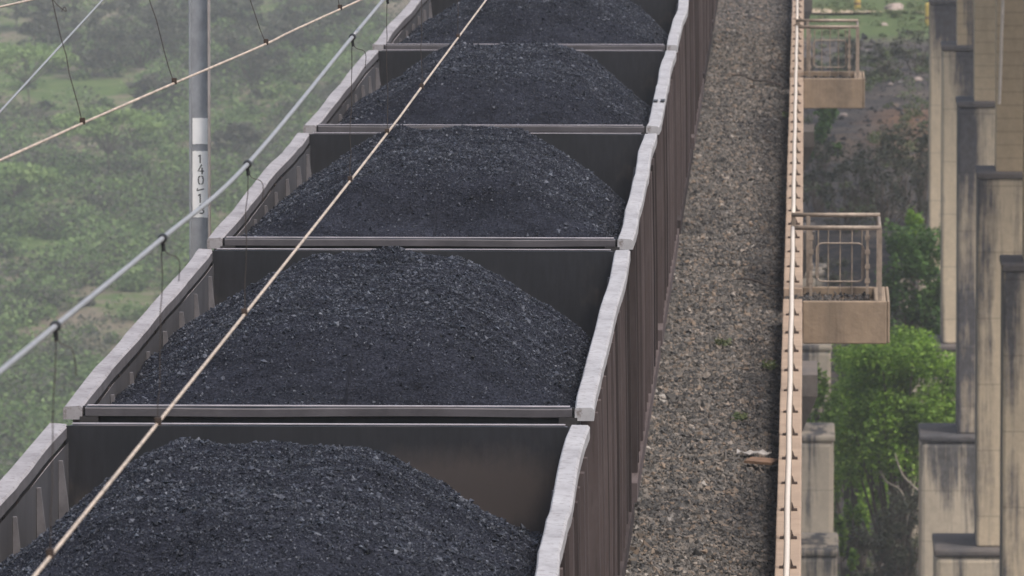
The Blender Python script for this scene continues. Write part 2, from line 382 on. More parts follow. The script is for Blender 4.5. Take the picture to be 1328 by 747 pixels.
ho = hn.nodes.new('ShaderNodeOutputMaterial'); pv = hn.nodes.new('ShaderNodeVolumePrincipled')
pv.inputs['Color'].default_value = (.83, .85, .87, 1); pv.inputs['Density'].default_value = HAZE; pv.inputs['Anisotropy'].default_value = .1
hn.links.new(pv.outputs[0], ho.inputs['Volume'])
hz = MB().box(-1620, 1620, -320, 2520, -75, 60).build('haze', hm)
tag(hz, 'thin pale haze hanging in the valley air', 'haze', kind='stuff')

# ------------------------------------------------------------------ terrain
def ground_z(X, Y):
    X = np.asarray(X, float); Y = np.asarray(Y, float)
    zr = -20 + 6.1*sstep(258, 286, Y) + 0*X
    zl = -54 + 16*np.clip((Y-600)/300, -.15, 6)
    s = sstep(-6, -38, X)
    z = zr*(1-s)+zl*s
    z = z + 1.6*vnoise(X/22, Y/38, 3)*sstep(4, -18, X) + .5*vnoise(X/5, Y/9, 4)
    return z
def ground_hit(px, py):
    r = ray(px, py); o = Vector((0, 0, CAMZ)); t = 120/r.y
    while t*r.y < 2400:
        p = o + r*t
        if p.z <= float(ground_z(p.x, p.y)): return p
        t += 1.0/r.y
    return p
xs = np.unique(np.concatenate([np.linspace(-1600, -140, 26), np.linspace(-140, 40, 121), np.linspace(40, 1600, 26)]))
ys = np.unique(np.concatenate([np.linspace(-300, 180, 20), np.linspace(180, 1050, 300), np.linspace(1050, 2500, 40)]))
GX, GY = np.meshgrid(xs, ys); GZ = ground_z(GX, GY)
nx = len(xs); ii, jj = np.meshgrid(np.arange(nx-1), np.arange(len(ys)-1)); a = (jj*nx+ii).ravel()
g = fastmesh('ground', np.stack([GX.ravel(), GY.ravel(), GZ.ravel()], 1), np.stack([a, a+1, a+nx+1, a+nx], 1), M['ground'], smooth=True)
tag(g, 'valley floor of dry grass, bare soil and black coal spill far below the tracks', 'ground', kind='structure')
# sandy path crossing beyond the piers
pm = MB(); prev = None
for i in range(41):
    x = -6 + i*.7; y = at_z(1160, 22, -13.9).y + .06*(x-3) + .8*math.sin(x*.5)
    row = []
    for k in (-1, 1):
        yy = y+k*(2.6+.5*math.sin(x*1.3+k)); row.append(len(pm.v)); pm.v.append((x, yy, float(ground_z(x, yy))+.12))
    if prev: pm.f.append((prev[0], row[0], row[1], prev[1])); pm.m.append(0)
    prev = row
tag(pm.build('path', M['sand']), 'pale sandy path crossing the grass beyond the piers', 'path', kind='structure')

# ------------------------------------------------------------------ coal wagons
WL, WW, ZR, PITCHW = 10.95, 2.9, 3.6, 11.9
HL, HW = WL/2, WW/2
XC = -1.043-HW
def train_place(o, yc):          # point on the track centre line, train axis turned slightly from the kerb
    a = TRAIN_YAW
    o.location = (XC*math.cos(a)-yc*math.sin(a), XC*math.sin(a)+yc*math.cos(a), 0); o.rotation_euler = (0, 0, a)
def wave_fn(seed, amp):
    r = random.Random(seed); ph = [r.uniform(0, 6.28) for _ in range(4)]; am = [r.uniform(.5, 1) for _ in range(4)]
    dents = [(r.uniform(.1, .9), r.uniform(.012, .03), r.choice((-1, 1))*r.uniform(.12, .45)) for _ in range(4)]
    def f(y):
        t = (y+HL)/WL
        e = min(1, t/.06, (1-t)/.06); e = max(0, e)
        return amp*e*(am[0]*math.sin(2*math.pi*t*1.0+ph[0]) + .55*am[1]*math.sin(2*math.pi*t*1.9+ph[1]) + .22*am[2]*math.sin(2*math.pi*t*3.4+ph[2]) + sum(g_[2]*math.exp(-((t-g_[0])/g_[1])**2) for g_ in dents))
    return f
NS = 64
YS = [-HL+WL*i/NS for i in range(NS+1)]
STAKES = [-HL+.75+i*(WL-1.5)/13 for i in range(14)]
wheel_mb = MB()
for sx in (-1, 1):
    for rr, x0, x1 in ((.43, .66, .80), (.47, .63, .66)):
        wheel_mb.tube([(sx*x0, 0, .45), (sx*x1, 0, .45)], rr, 24)
wheel_mb.tube([(-.9, 0, .45), (.9, 0, .45)], .08, 10)
stake_cache = {}
def stake_mesh(sx):
    z1 = ZR-.10; zt = ZR-.95; zb = 1.925; hw = .055
    b = MB()
    def ring(z, d, h):
        x0 = 0.0; x1 = sx*d
        q = [(x0,-h,z), (x1,-h,z), (x1,h,z), (x0,h,z)]
        return q if sx > 0 else q[::-1]
    b.sweep([ring(zb, .105, hw*1.15), ring(zt, .102, hw), ring(z1, .088, hw*.85)])
    return b
def make_wagon(k):
    root = empty('coal_wagon')
    wv = {-1: wave_fn(k*10+1, .0105), 1: wave_fn(k*10+2, .0115)}
    wz = {-1: wave_fn(k*10+3, .004), 1: wave_fn(k*10+4, .004)}
    xi = HW-.11       # plane of the side sheet
    # body: sheets with an outer and an inner face, the top following the bent rim
    b = MB(); zs = [1.84, 2.4, 3.1, ZR-.09]; wt = [0, .15, .55, 1]
    for sx in (-1, 1):
        for j in range(3):
            for i in range(NS):
                for side, mi in ((1, 0), (-1, 2)):
                    off = .012*side
                    n = len(b.v)
                    for (yy, jj2) in ((i, j), (i+1, j), (i+1, j+1), (i, j+1)):
                        b.v.append((sx*(xi+off)+wv[sx](YS[yy])*wt[jj2], YS[yy], zs[jj2]))
                    q = (n, n+1, n+2, n+3) if sx*side > 0 else (n+3, n+2, n+1, n)
                    b.f.append(q); b.m.append(mi)
    for sy in (-1, 1):
        b.box(-xi, xi, sy*(HL-.072)-.008, sy*(HL-.072)+.006, 1.84, ZR-.005, 1)
        for x in (-1.3, 1.3):                         # posts on the outside of the ends
            y0 = sy*(HL-.066); b.box(x-.05, x+.05, min(y0, y0+sy*.07), max(y0, y0+sy*.07), 1.80, ZR-.055, 0)
    b.box(-xi, xi, -HL+.09, HL-.09, 1.74, 1.83, 1)
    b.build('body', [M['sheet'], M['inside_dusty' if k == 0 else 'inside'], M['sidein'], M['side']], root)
    for sx in (-1, 1):
        r = MB(); rings = []; fl = []; ed = []
        for y in YS:
            c = sx*(HW-.062)+wv[sx](y); z = ZR+wz[sx](y)
            tw = .003*math.sin(y*2.1+k+sx)
            x0, x1 = c-.052, c+.052
            rings.append([(x0,y,z-.072), (x1,y,z-.072), (x1,y,z-.012+tw), (x1-.012,y,z+tw), (x0+.008,y,z-tw), (x0,y,z-.01-tw)])
        r.sweep(rings)
        for q in range(NS): r.m[q*6+(5 if sx > 0 else 1)] = 1       # inner face takes the darker rim material
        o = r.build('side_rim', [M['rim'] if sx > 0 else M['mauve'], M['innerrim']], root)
        lip = MB(); lr = []
        for y in YS[1:-1]:                                       # thin lower lip on the inner face
            x = sx*(HW-.115)+wv[sx](y); z = ZR-.105+wz[sx](y)*1.6
            s = -sx
            lr.append([(x,y,z-.008), (x+s*.006,y,z-.008), (x+s*.006,y,z+.006), (x,y,z+.006)][::(1 if s > 0 else -1)])
        lip.sweep(lr).build('rim_lip', M['edge'], o)
    for sy in (-1, 1):
        e = MB(); n = 24; rings = []; f = wave_fn(k*7+sy+50, .003)
        for i in range(n+1):
            x = -HW+.13+(WW-.26)*i/n; dy = f(-HL+WL*i/n); y = sy*(HL-.033); z = ZR-.006+f(HL-WL*i/n)
            h0, h1 = (-.032, .032)
            rings.append([(x,y+h0+dy,z-.046), (x,y+h1+dy,z-.046), (x,y+h1+dy,z-.006), (x,y+h1-.006+dy,z), (x,y+h0+.006+dy,z), (x,y+h0+dy,z-.006)])
        er = e.sweep(rings[::-1]).build('end_rim', M['endrim'], root)
        MB().box(-HW+.14, HW-.14, sy*(HL-.033)-.022, sy*(HL-.033)+.022, ZR+.0015, ZR+.0055).build('worn_edge', M['edge'], er)
    rr = random.Random(k+99)
    for sx in (-1, 1):                                           # angle iron along the foot of each side
        x0, x1 = sx*(xi+.016), sx*(xi+.13)
        MB().box(min(x0, x1), max(x0, x1), -HL+.02, HL-.02, 1.81, 1.94).build('side_sill', M['side'], root)
    for sx in (-1, 1):
        if sx not in stake_cache:
            stake_cache[sx] = stake_mesh(sx).build('side_stake', M['side'], root); first = stake_cache[sx]
        else:
            first = stake_cache[sx].copy(); C.objects.link(first); first.parent = root
        for i, y in enumerate(STAKES):
            if i == 0: s = first
            else:
                s = first.copy(); C.objects.link(s); s.parent = root
            s.location = (sx*(xi+.013)+wv[sx](y)*.1, y+rr.uniform(-.03, .03), 0)
            s.scale = (rr.uniform(.95, 1.06), rr.uniform(.85, 1.15), 1); s.rotation_euler = (0, 0, rr.uniform(-.02, .02))
    # gusset ribs on the inner faces of the sides
    for sx in (-1, 1):
        first = None
        for i in range(8):
            y = -HL+.62+i*1.37
            if first is None:
                s = -sx; z1 = ZR-.125; z0 = 2.2
                pts = [(0,-.022,z0), (s*.17,-.022,z0), (s*.17,.022,z0), (0,.022,z0), (0,-.018,z1), (s*.022,-.018,z1), (s*.022,.018,z1), (0,.018,z1)]
                if s < 0: pts = [pts[q] for q in (1,0,3,2,5,4,7,6)]
                first = MB().hexa(pts).build('inner_rib', M['inrib'], root); o = first
            else:
                o = first.copy(); C.objects.link(o); o.parent = root
            o.location = (sx*(xi-.014)+wv[sx](y)*.7, y+rr.uniform(-.04, .04), 0); o.scale = (rr.uniform(.8, 1.15), 1, 1)
    u = MB().box(-.28, .28, -HL+.1, HL-.1, .82, 1.735)
    for sx in (-1, 1): u.box(sx*1.28-.07, sx*1.28+.07, -HL+.1, HL-.1, 1.50, 1.735)
    for y in (-4.6, -2.3, 0, 2.3, 4.6): u.box(-1.2, 1.2, y-.08, y+.08, 1.3, 1.73)
    u.build('underframe', M['dark'], root)
    for y in (-3.9, 3.9):
        bg_ = MB()
        for sx in (-1, 1):
            bg_.hexa([(sx*1.0-.09,-1.15,.38), (sx*1.0+.09,-1.15,.38), (sx*1.0+.09,1.15,.38), (sx*1.0-.09,1.15,.38),
                      (sx*1.0-.09,-.7,.75), (sx*1.0+.09,-.7,.75), (sx*1.0+.09,.7,.75), (sx*1.0-.09,.7,.75)])
        bg_.box(-.9, .9, -.2, .2, .5, .80)
        bo = bg_.build('bogie', M['dark'], root); bo.location = (0, y, 0)
        for dy in (-.9, .9):
            wo = wheel_mb.build('wheelset', M['wheel'], bo) if 'wheel' not in stake_cache else stake_cache['wheel'].copy()
            if 'wheel' not in stake_cache: stake_cache['wheel'] = wo
            else: C.objects.link(wo); wo.parent = bo
            wo.location = (0, dy, 0)
    for sy in (-1, 1):
        y0 = sy*(HL-.1); y1 = sy*(HL+.385)
        MB().box(-.11, .11, min(y0, y1), max(y0, y1), .8, 1.02).build('coupler', M['dark'], root)
    return root
D0 = 47.78
WLAB = {
 0: 'coal wagon nearest the camera, its near end cut off by the bottom of the picture',
 1: 'coal wagon heaped with coal, second from the bottom of the picture, complete rim in view',
 2: 'middle coal wagon of the five whose coal shows, beside the foot of the numbered mast',
 3: 'coal wagon fourth from the bottom, with two small dark holes in its right rim',
 4: 'coal wagon whose coal is cut off by the top edge of the picture',
}
wagons = {}
for k in range(5):
    wg = make_wagon(k); wagons[k] = wg
    train_place(wg, D0+HL+PITCHW*(k-1))
    tag(wg, WLAB[k], 'coal wagon', 'coal wagons coupled in the train')
for k in range(5, 10):
    wg = copy_tree(wagons[k % 5])
    train_place(wg, D0+HL+PITCHW*(k-1))
    tag(wg, 'brown coal wagon far along the train, only a strip of its ribbed right side showing', 'coal wagon', 'far coal wagons showing only their right sides')
# two bolt holes with dark plates in the rim of one wagon
for i in range(2):
    MB().box(-.018, .018, -.12, .12, 0, .01).build('rim_hole', M['black'], wagons[3]).location = (HW-.095+.06*i+.008, -HL+3.2+.05*i, ZR+.002)

# coal loads: v runs along the wagon from its near end
def coal_load(k, prm):
    rng = np.random.default_rng(100+k)
    side_l, side_r, peak, v0, v1, v2, v3, cu, fr = prm
    hw = HW-.126; nu, nv = 230, 860
    def hgt(x, v):
        u = (x-cu)/hw
        side = np.where(u < 0, side_l-.022*v-.18*sstep(6, 10.4, v), side_r-.024*v-.26*sstep(6, 10.4, v))
        au = np.abs(u)/np.where(u < 0, 1+cu/hw, 1-cu/hw)
        P = 1-np.clip((au-.32)/.68, 0, 1)**1.35
        P = P*.97 + .03*(1-au)
        wob = .35*vnoise(x*1.3+7, v*.6, k)
        Q = sstep(v0, v1, v+wob)*(1-sstep(v2, v3, v+wob))
        h = side + (peak-side)*P*(.12+.88*Q) + fr*(1-Q)*P
        h = h + .07*vnoise(x*1.6, v*1.1, 20+k) + .05*vnoise(x*4, v*3.5, 40+k) + .022*vnoise(x*11, v*11, 60+k)
        return h
    X, V = np.meshgrid(np.linspace(-hw, hw, nu), np.linspace(.06, WL-.06, nv))
    Z = ZR + hgt(X, V) + .012*vnoise(X*20, V*20, 80+k) + .008*vnoise(X*45, V*45, 81+k) + .006*RNG.uniform(-.5, .5, X.shape)
    base = np.stack([X.ravel(), V.ravel()-HL, Z.ravel()], 1)
    ii, jj = np.meshgrid(np.arange(nu-1), np.arange(nv-1)); a = (jj*nu+ii).ravel()
    quads = np.stack([a, a+1, a+nu+1, a+nu], 1); tris = np.concatenate([quads[:, [0,1,2]], quads[:, [0,2,3]]])
    n = 130000
    px = rng.uniform(-hw+.02, hw-.02, n); pv_ = rng.uniform(.1, WL-.1, n)
    keep = rng.uniform(0, 1, n) < .22+.78*sstep(v0+.2, v1+.1, pv_+.5*vnoise(px*1.5, pv_*.8, k))   # the trimmed top keeps its lumps, the near slope is fines
    px, pv_ = px[keep], pv_[keep]; n = len(px)
    S = np.clip(np.exp(rng.normal(math.log(.0040), .56, n)), .0026, .024)
    P = np.stack([px, pv_-HL, ZR+hgt(px, pv_)+S*.25+.004], 1)
    v, F = lumps(P, S, rng, .75)
    o = fastmesh('coal_load', np.concatenate([base, v]), np.concatenate([tris, F+len(base)]), M['fines'])
    o.data.materials.append(M['coal']); o.data.polygons.foreach_set('material_index', np.concatenate([np.zeros(len(tris), np.int32), np.ones(len(F), np.int32)]))
    train_place(o, D0+HL+PITCHW*(k-1))
    return o
# side_l, side_r, peak, v0, v1 (front slope), v2, v3 (rear slope), crest offset, front level
LOADS = {
 0: (-.16, -.06, .25, 1.9, 3.9, 7.3, 10.4, -.14, .10),
 1: (-.10, -.16, .25, 1.3, 2.7, 7.0, 10.3, .02, .0),
 2: (-.12, -.16, .28, 1.1, 2.3, 6.9, 10.2, .04, .0),
 3: (-.12, -.16, .27, 1.3, 2.7, 7.0, 10.3, .02, .0),
 4: (-.12, -.16, .27, 1.0, 2.8, 7.0, 10.3, .02, .0),
}
CLAB = {0: 'heap of black coal in the wagon nearest the camera, lowest in the picture',
        1: 'broad mound of black coal filling the second wagon from the bottom',
        2: 'mound of black coal in the middle one of the five open wagons',
        3: 'mound of coal in the fourth wagon, under the two dark rim holes',
        4: 'mound of coal cut off by the top edge of the picture'}
for k, prm in LOADS.items():
    tag(coal_load(k, prm), CLAB[k], 'coal heap', 'coal loads heaped in the wagons')

# ------------------------------------------------------------------ deck, ballast, kerb
KX0, KX1, KZ = -.229, -.019, .1
via = empty('railway_viaduct', (-2.6, 120, -20))
tag(via, 'concrete viaduct carrying the coal train, kerb on its right edge and piers stepping down', 'viaduct')
def vpart(mb, name, mat, bevel=0, parent=via):
    o = mb.build(name, mat, None, bevel=bevel); o.parent = parent; o.matrix_parent_inverse = Matrix.Translation(-Vector(via.location)) if parent is via else Matrix()
    return o
R1, R2 = 96.3, 137.6          # near faces of the two refuges
GAPS = [(R1+.28, R1+1.72), (R2+.28, R2+1.72)]
vpart(MB().box(-5.2, -.06, 30, 200, -3.1, -.32), 'deck_slab', M['deck'])
segs = [(30, GAPS[0][0]), (GAPS[0][1], GAPS[1][0]), (GAPS[1][1], 200)]
for a_, b_ in segs:
    mb = MB(); y = a_
    while y < b_-.01:                                       # cast in lengths with open joints
        e = min(y+2.16, b_)
        dz = random.uniform(-.004, .004); dx = random.uniform(-.003, .003)
        mb.box(KX0+dx, KX1+dx, y+.008, e-.008, -.5, KZ+dz); y = e
    vpart(mb, 'kerb', M['kerb'], .012)
bed = MB(); 
xs_ = np.linspace(-5.1, KX0-.005, 40); ys_ = np.linspace(32, 198, 420); BX, BY = np.meshgrid(xs_, ys_)
def bed_z(x, y): return -.16 + .07*vnoise(x*1.5, y*.7, 5) + .05*vnoise(x*4, y*3, 6) - .04*sstep(-.55, -.3, x)
BZ = bed_z(BX, BY)
ii, jj = np.meshgrid(np.arange(39), np.arange(419)); a = (jj*40+ii).ravel()
tag(fastmesh('ballast_bed', np.stack([BX.ravel(), BY.ravel(), BZ.ravel()], 1), np.stack([a, a+1, a+41, a+40], 1), M['ballast']),
    'bed of grey track ballast along the deck beside the train', 'ballast', kind='structure')
n = 210000
t = RNG.uniform(0, 1, n); by = 66*(178/66)**t; bx = RNG.uniform(-2.15, KX0-.02, n)
S = np.clip(np.exp(RNG.normal(math.log(.0165), .42, n)), .007, .045)*(by/66)**.12
v, F = lumps(np.stack([bx, by, bed_z(bx, by)+S*.3], 1), S, RNG, .8)
tag(fastmesh('ballast_stones', v, F, M['ballast']), 'loose grey and brown crushed stone between train and kerb', 'gravel', kind='stuff')
for x in (XC-.53, XC+.53):
    mb = MB(); a_ = TRAIN_YAW
    pr = [(-.07,-.16), (.07,-.16), (.07,-.145), (.012,-.12), (.012,-.04), (.035,-.03), (.035,0), (-.035,0), (-.035,-.03), (-.012,-.04), (-.012,-.12), (-.07,-.145)]
    mb.sweep([[(x+p[0]-y*a_, y, p[1]) for p in pr] for y in (34, 198)][::-1])
    tag(mb.build('rail', M['rail']), 'steel running rail under the coal wagons', 'rail', kind='structure')

# piers: both viaducts share one stepped design
def pier(parent, org, xc, Y, own, first=[None]):
    zt = -3.1 if own else 2.2
    H1, H2 = 13.9, 22.4
    z1, z2 = CAMZ-H1, CAMZ-H2
    hb, hl, hu = 3.32, 2.38, 1.96
    up = MB().box(xc-hu, xc+hu, Y+.5, Y+2.1, z1-.01, zt-.29).build('pier', M['pierup'], parent)
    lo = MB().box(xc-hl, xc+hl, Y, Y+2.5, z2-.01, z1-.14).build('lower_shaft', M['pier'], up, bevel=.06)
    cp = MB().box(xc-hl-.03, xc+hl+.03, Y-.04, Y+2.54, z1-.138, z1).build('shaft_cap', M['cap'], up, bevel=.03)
    gz = -21.5
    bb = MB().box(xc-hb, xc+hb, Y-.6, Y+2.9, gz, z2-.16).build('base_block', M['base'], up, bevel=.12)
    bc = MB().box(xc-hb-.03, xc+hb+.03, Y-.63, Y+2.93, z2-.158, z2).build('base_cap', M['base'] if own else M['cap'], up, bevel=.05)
    hx = hu+.3 if not own else 2.74
    hd = MB().hexa([(xc-hx+.25,Y+.4,zt-.9), (xc+hx-.25,Y+.4,zt-.9), (xc+hx-.25,Y+2.2,zt-.9), (xc-hx+.25,Y+2.2,zt-.9),
                    (xc-hx,Y+.2,zt-.3), (xc+hx,Y+.2,zt-.3), (xc+hx,Y+2.4,zt-.3), (xc-hx,Y+2.4,zt-.3)])
    hd.box(xc-hx, xc+hx, Y+.2, Y+2.4, zt-.298, zt-.002)
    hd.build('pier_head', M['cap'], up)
    for o in (up,): o.matrix_parent_inverse = Matrix.Translation(-Vector(org))
    return up
PY = [200+26*i for i in range(-3, 4)]
for Y in PY: pier(via, via.location, -2.55, Y, True)
via2 = empty('railway_viaduct', (6.3, 250, -20))
tag(via2, 'neighbouring viaduct whose row of tall weathered concrete piers stands along the right edge', 'viaduct')
for Y in PY[2:]: pier(via2, via2.location, 6.3, Y, False)
ds = MB().box(3.7, 8.9, 140, 380, 2.2, 4.2); dso = ds.build('deck_slab', M['deck'], via2); dso.matrix_parent_inverse = Matrix.Translation(-Vector(via2.location))
# slim pale drain pipe up one pier face
p0 = at_y(1296, 135, 199.9); p1 = at_y(1301, -10, 199.9)
dp = MB().tube([p0, p1], .035, 8).build('drain_pipe', M['pipe'], via2); dp.matrix_parent_inverse = Matrix.Translation(-Vector(via2.location))

# ------------------------------------------------------------------ handrails and refuges
HXC, HZ = -.124, .9
def handrail(y0, y1, label, cat='handrail'):
    root = empty('handrail', (HXC, y0, KZ)); tag(root, label, cat, 'pipe handrail runs along the kerb')
    rail = MB(); pts = []; n = max(2, int((y1-y0)/1.1))
    for i in range(n+1):
        y = y0+(y1-y0)*i/n; pts.append((.0022*math.sin(y*.9), y-y0, HZ-KZ+.002*math.sin(y*1.1)))
    rail.tube(pts, .0225, 12).build('rail_pipe', M['pipe'], root, smooth=True)
    y = y0+.5; first = None
    while y < y1:
        if first is None:
            p = MB().box(-.02, .02, -.02, .02, 0, HZ-KZ-.02).build('post', M['brownrail'], root)
            gq = MB()
            for s in (-1, 1):                                # triangular foot plates either side
                gq.hexa([(s*.021,-.006,0), (s*.05,-.006,0), (s*.05,.006,0), (s*.021,.006,0), (s*.021,-.006,.075), (s*.026,-.006,.075), (s*.026,.006,.075), (s*.021,.006,.075)])
                gq.box(min(s*.03, s*.07), max(s*.03, s*.07), -.03, .03, 0, .02)
            gq.box(-.072, .072, -.032, .032, -.002, .004)
            gq.build('foot_plate', M['rust'], p); first = p
        else: p = copy_tree(first, root)
        p.location = (0, y-y0, 0); y += 2.16
    return root
handrail(40, R1+.06, 'long cream handrail pipe on the kerb in front of the nearer refuge')
handrail(R1+2.0, R2+.06, 'cream handrail pipe on the kerb between the two refuges')
handrail(R2+2.0, 198, 'cream handrail pipe running on beyond the farther refuge')

def refuge(Y, label, seed):
    root = empty('refuge_balcony', (0, Y, KZ)); tag(root, label, 'balcony', 'refuge balconies hung on the viaduct edge')
    x0, x1 = KX1+.004, .90
    tray = MB(); zf = -.46
    tray.box(x0, x1, .12, 1.88, zf, -.12)                    # floor
    tray.box(x0, x1, 0, .118, zf-.004, 0)                    # near wall
    tray.box(x0, x1, 1.882, 2.0, zf-.004, 0)                 # far wall
    tray.build('tray', M['refuge'], root, bevel=.012)
    mb = MB().box(x1-.002-.13, x1-.002, .121, 1.879, -.118, .002); mb.build('end_curb', M['refuge'], root, bevel=.02)
    MB().box(x1+.002, x1+.035, .01, 1.99, zf, .004).build('end_wall', M['refuge'], root, bevel=.015)
    # top rails
    zt = HZ-KZ
    MB().tube([(HXC-.02, .06, zt), (x1-.06, .06, zt)], .026, 12).build('top_rail', M['brownrail'], root, smooth=True)
    MB().tube([(HXC-.02, 1.96, zt), (x1-.06, 1.96, zt)], .024, 12).build('top_rail', M['brownrail'], root, smooth=True)
    MB().tube([(x1-.075, .06, zt-.03), (x1-.075, 1.96, zt-.03)], .02, 10).build('end_rail', M['brownrail'], root, smooth=True)
    for (x, y) in ((x1-.075, .06), (x1-.075, 1.94), (x0+.06, 1.94)):
        MB().box(x-.022, x+.022, y-.02, y+.02, -.05, zt-.01).build('post', M['brownrail'], root)
    # notched gate jambs with lugs
    for x in (x0+.09, .70):
        g_ = MB().box(x-.016, x+.016, 1.70, 1.74, -.12, zt-.12)
        for zz in (.06, .22, .38, .54): g_.box(x-.028, x+.028, 1.694, 1.7455, zz, zz+.05)
        g_.build('gate_jamb', M['brownrail'], root)
    # barred grille with rounded corners
    gx0, gx1, gz0, gz1, r = x0+.15, .66, .075, .50, .07
    loop = []
    for (cx, cz, a0) in ((gx1-r, gz1-r, 0), (gx0+r, gz1-r, 90), (gx0+r, gz0+r, 180), (gx1-r, gz0+r, 270)):
        for q in range(6):
            a_ = math.radians(a0+q*18); loop.append((cx+r*math.cos(a_), 1.76, cz+r*math.sin(a_)))
    loop.append(loop[0])
    gr = MB().tube(loop, .010, 6).build('grille', M['brownrail'], root)
    MB().tube([(gx0+.02, 1.82, .1), (gx0+.02, 1.82, gz1+.15), (gx0+.06, 1.82, gz1+.18), (gx1-.06, 1.82, gz1+.18), (gx1-.02, 1.82, gz1+.15), (gx1-.02, 1.82, .1)], .009, 6).build('hoop', M['brownrail'], gr)
    for i in range(3):
        x = gx0+(gx1-gx0)*(i+1)/4
        MB().tube([(x, 1.776, -.1), (x, 1.776, gz1+.17)], .0085, 6).build('bar', M['brownrail'], gr)
    # litter and ballast washed into the tray
    rng = np.random.default_rng(seed)
    nn = 700; P = np.stack([rng.uniform(KX0, .72, nn), rng.uniform(.15, 1.86, nn), -.115+rng.uniform(0, .05, nn)], 1)
    v, F = lumps(P, rng.uniform(.012, .04, nn), rng); o = fastmesh('tray_litter', v, F, M['ballast'], root); o['kind'] = 'stuff'
    return root
refuge(R1, 'nearer concrete refuge balcony with brown rails and a barred grille, lower in the picture', 1)
refuge(R2, 'farther concrete refuge balcony with cream rails, near the top of the picture', 2)

# ------------------------------------------------------------------ overhead wires
def smooth_path(pts, per=10):
    pts = [Vector(p) for p in pts]; out = []
    for i in range(len(pts)-1):
        p0 = pts[max(i-1, 0)]; p1 = pts[i]; p2 = pts[i+1]; p3 = pts[min(i+2, len(pts)-1)]
        for j in range(per):
            t = j/per
            out.append(.5*((2*p1)+(p2-p0)*t+(2*p0-5*p1+4*p2-p3)*t*t+(3*p1-p0-3*p2+p3)*t**3))
    return out+[pts[-1]]
def wire_clip(p, root_part, s=.011):
    MB().box(p.x-s, p.x+s, p.y-s*1.4, p.y+s*1.4, p.z-.004, p.z+s*2.2).box(p.x-s*.5, p.x+s*.5, p.y-s*2.2, p.y-s*1.41, p.z+.002, p.z+s*1.5).build('clip', M['rust'], root_part)
def twisted(p, q, seed, amp=.006):
    r = random.Random(seed); pts = []
    for i in range(11):
        t = i/10; v = p.lerp(q, t)
        if 0 < i < 10: v = v+Vector((r.uniform(-amp, amp), 0, 0))
        pts.append(v)
    return pts
la = empty('overhead_line'); tag(la, 'contact wire and silver messenger cable hung with droppers directly over the coal wagons', 'overhead line')
zc = CAMZ-3.0
clips = [at_z(x, y, zc) for x, y in ((65,722), (205,550), (317,408), (454,235), (502,173), (547,114), (594,49))]
ext0 = clips[0]+(clips[0]-clips[1])*2; ext1 = clips[-1]+(clips[-1]-clips[-3])*6
# least bend: fit a line through the clips, keep them within a millimetre or two of it
MB().tube(smooth_path([ext0]+[clips[0], clips[2], clips[4], clips[6]]+[ext1], 8), .0061, 8).build('contact_wire', M['contact'], la, smooth=True)
mtop = [at_y(x, y, c.y) for (x, y), c in zip(((72,423), (211,309), (321,213), (457,48)), clips)]
hz_ = [2.36, 2.33, 2.33]
for c, h in zip(clips[4:], (2.36, 2.34, 2.34)): mtop.append(Vector((c.x+.01, c.y, CAMZ-h)))
p_off = at_y(497, 0, mtop[3].y+3.1)
mtop[4] = p_off+(mtop[3]-p_off)*-.02
m0 = mtop[0]+(mtop[0]-mtop[1])*2; 
mpts = [m0]+mtop[:5]+[mtop[4]+(mtop[4]-mtop[3])*10]
MB().tube(smooth_path(mpts, 8), .0092, 10).build('messenger_cable', M['alu'], la, smooth=True)
dirm = (mtop[4]-mtop[3]).normalized()
for i, c in enumerate(clips):
    top = mtop[i] if i < 4 else mtop[4]+dirm*((c.y-mtop[4].y)/dirm.y)
    d = MB().tube(twisted(top, c, i, .004), .0021, 6)
    do = d.build('dropper', M['dropper'], la)
    wire_clip(c, do)
    tdir = (mtop[min(i+1, 4)]-mtop[min(i, 3)]).normalized()
    ring = MB()
    ring.tube([top-tdir*.03, top-tdir*.01, top+tdir*.01, top+tdir*.03], [.014, .0175, .0175, .014], 10)
    ring.tube([top+Vector((0,-.004,-.012)), top+Vector((.004,-.004,-.045))], .008, 6)
    ring.build('clamp', M['blackc'], do)
    if i < 4:                                              # loose tail of the dropper wire
        s = .9+.2*i/4
        tp = [top+Vector((.006,0,-.04)), top+Vector((.02,0,-.055)), top+Vector((.05*s,.0,-.065)), top+Vector((.062*s,0,-.09)), top+Vector((.058*s+.01*(i == 0),0,-.15))]
        MB().tube(smooth_path(tp, 5), .0019, 6).build('tail_wire', M['dropper'], do)
lb = empty('overhead_line'); tag(lb, 'tan contact wire with slanting droppers crossing in front of the mast at upper left', 'overhead line')
zb = CAMZ-2.4
pts = [at_z(x, y, zb) for x, y in ((0,208), (107,160), (226,108), (345,57), (441,12))]
MB().tube(smooth_path([pts[0]+(pts[0]-pts[2])*2]+pts+[pts[4]+(pts[4]-pts[2])*3], 8), .0061, 8).build('contact_wire', M['contact'], lb, smooth=True)
tops = []
for i, (c, tp) in enumerate(zip(pts[1:], ((68,0), (195,0), (325,0), (436,-12)))):
    cp = ((107,160), (226,108), (345,57), (441,12))[i]
    yt = 1.72*FPX/c.y-588; tt = (yt-cp[1])/(tp[1]-cp[1]); q = at_y(cp[0]+(tp[0]-cp[0])*tt, yt, c.y); tops.append(q)
    do = MB().tube(twisted(c, q, 30+i, .005), .0024, 6).build('dropper', M['dropper'], lb); wire_clip(c, do)
    if i == 0:
        k1 = at_y(80, 15, c.y); tw = [k1+Vector((0,.0,0)), k1+Vector((.012,0,.02)), k1+Vector((.018,0,.0)), k1+Vector((-.02,0,.03)), k1+Vector((-.035,0,.05))]
        MB().tube(smooth_path(tw, 5), .002, 6).build('tail_wire', M['dropper'], do)
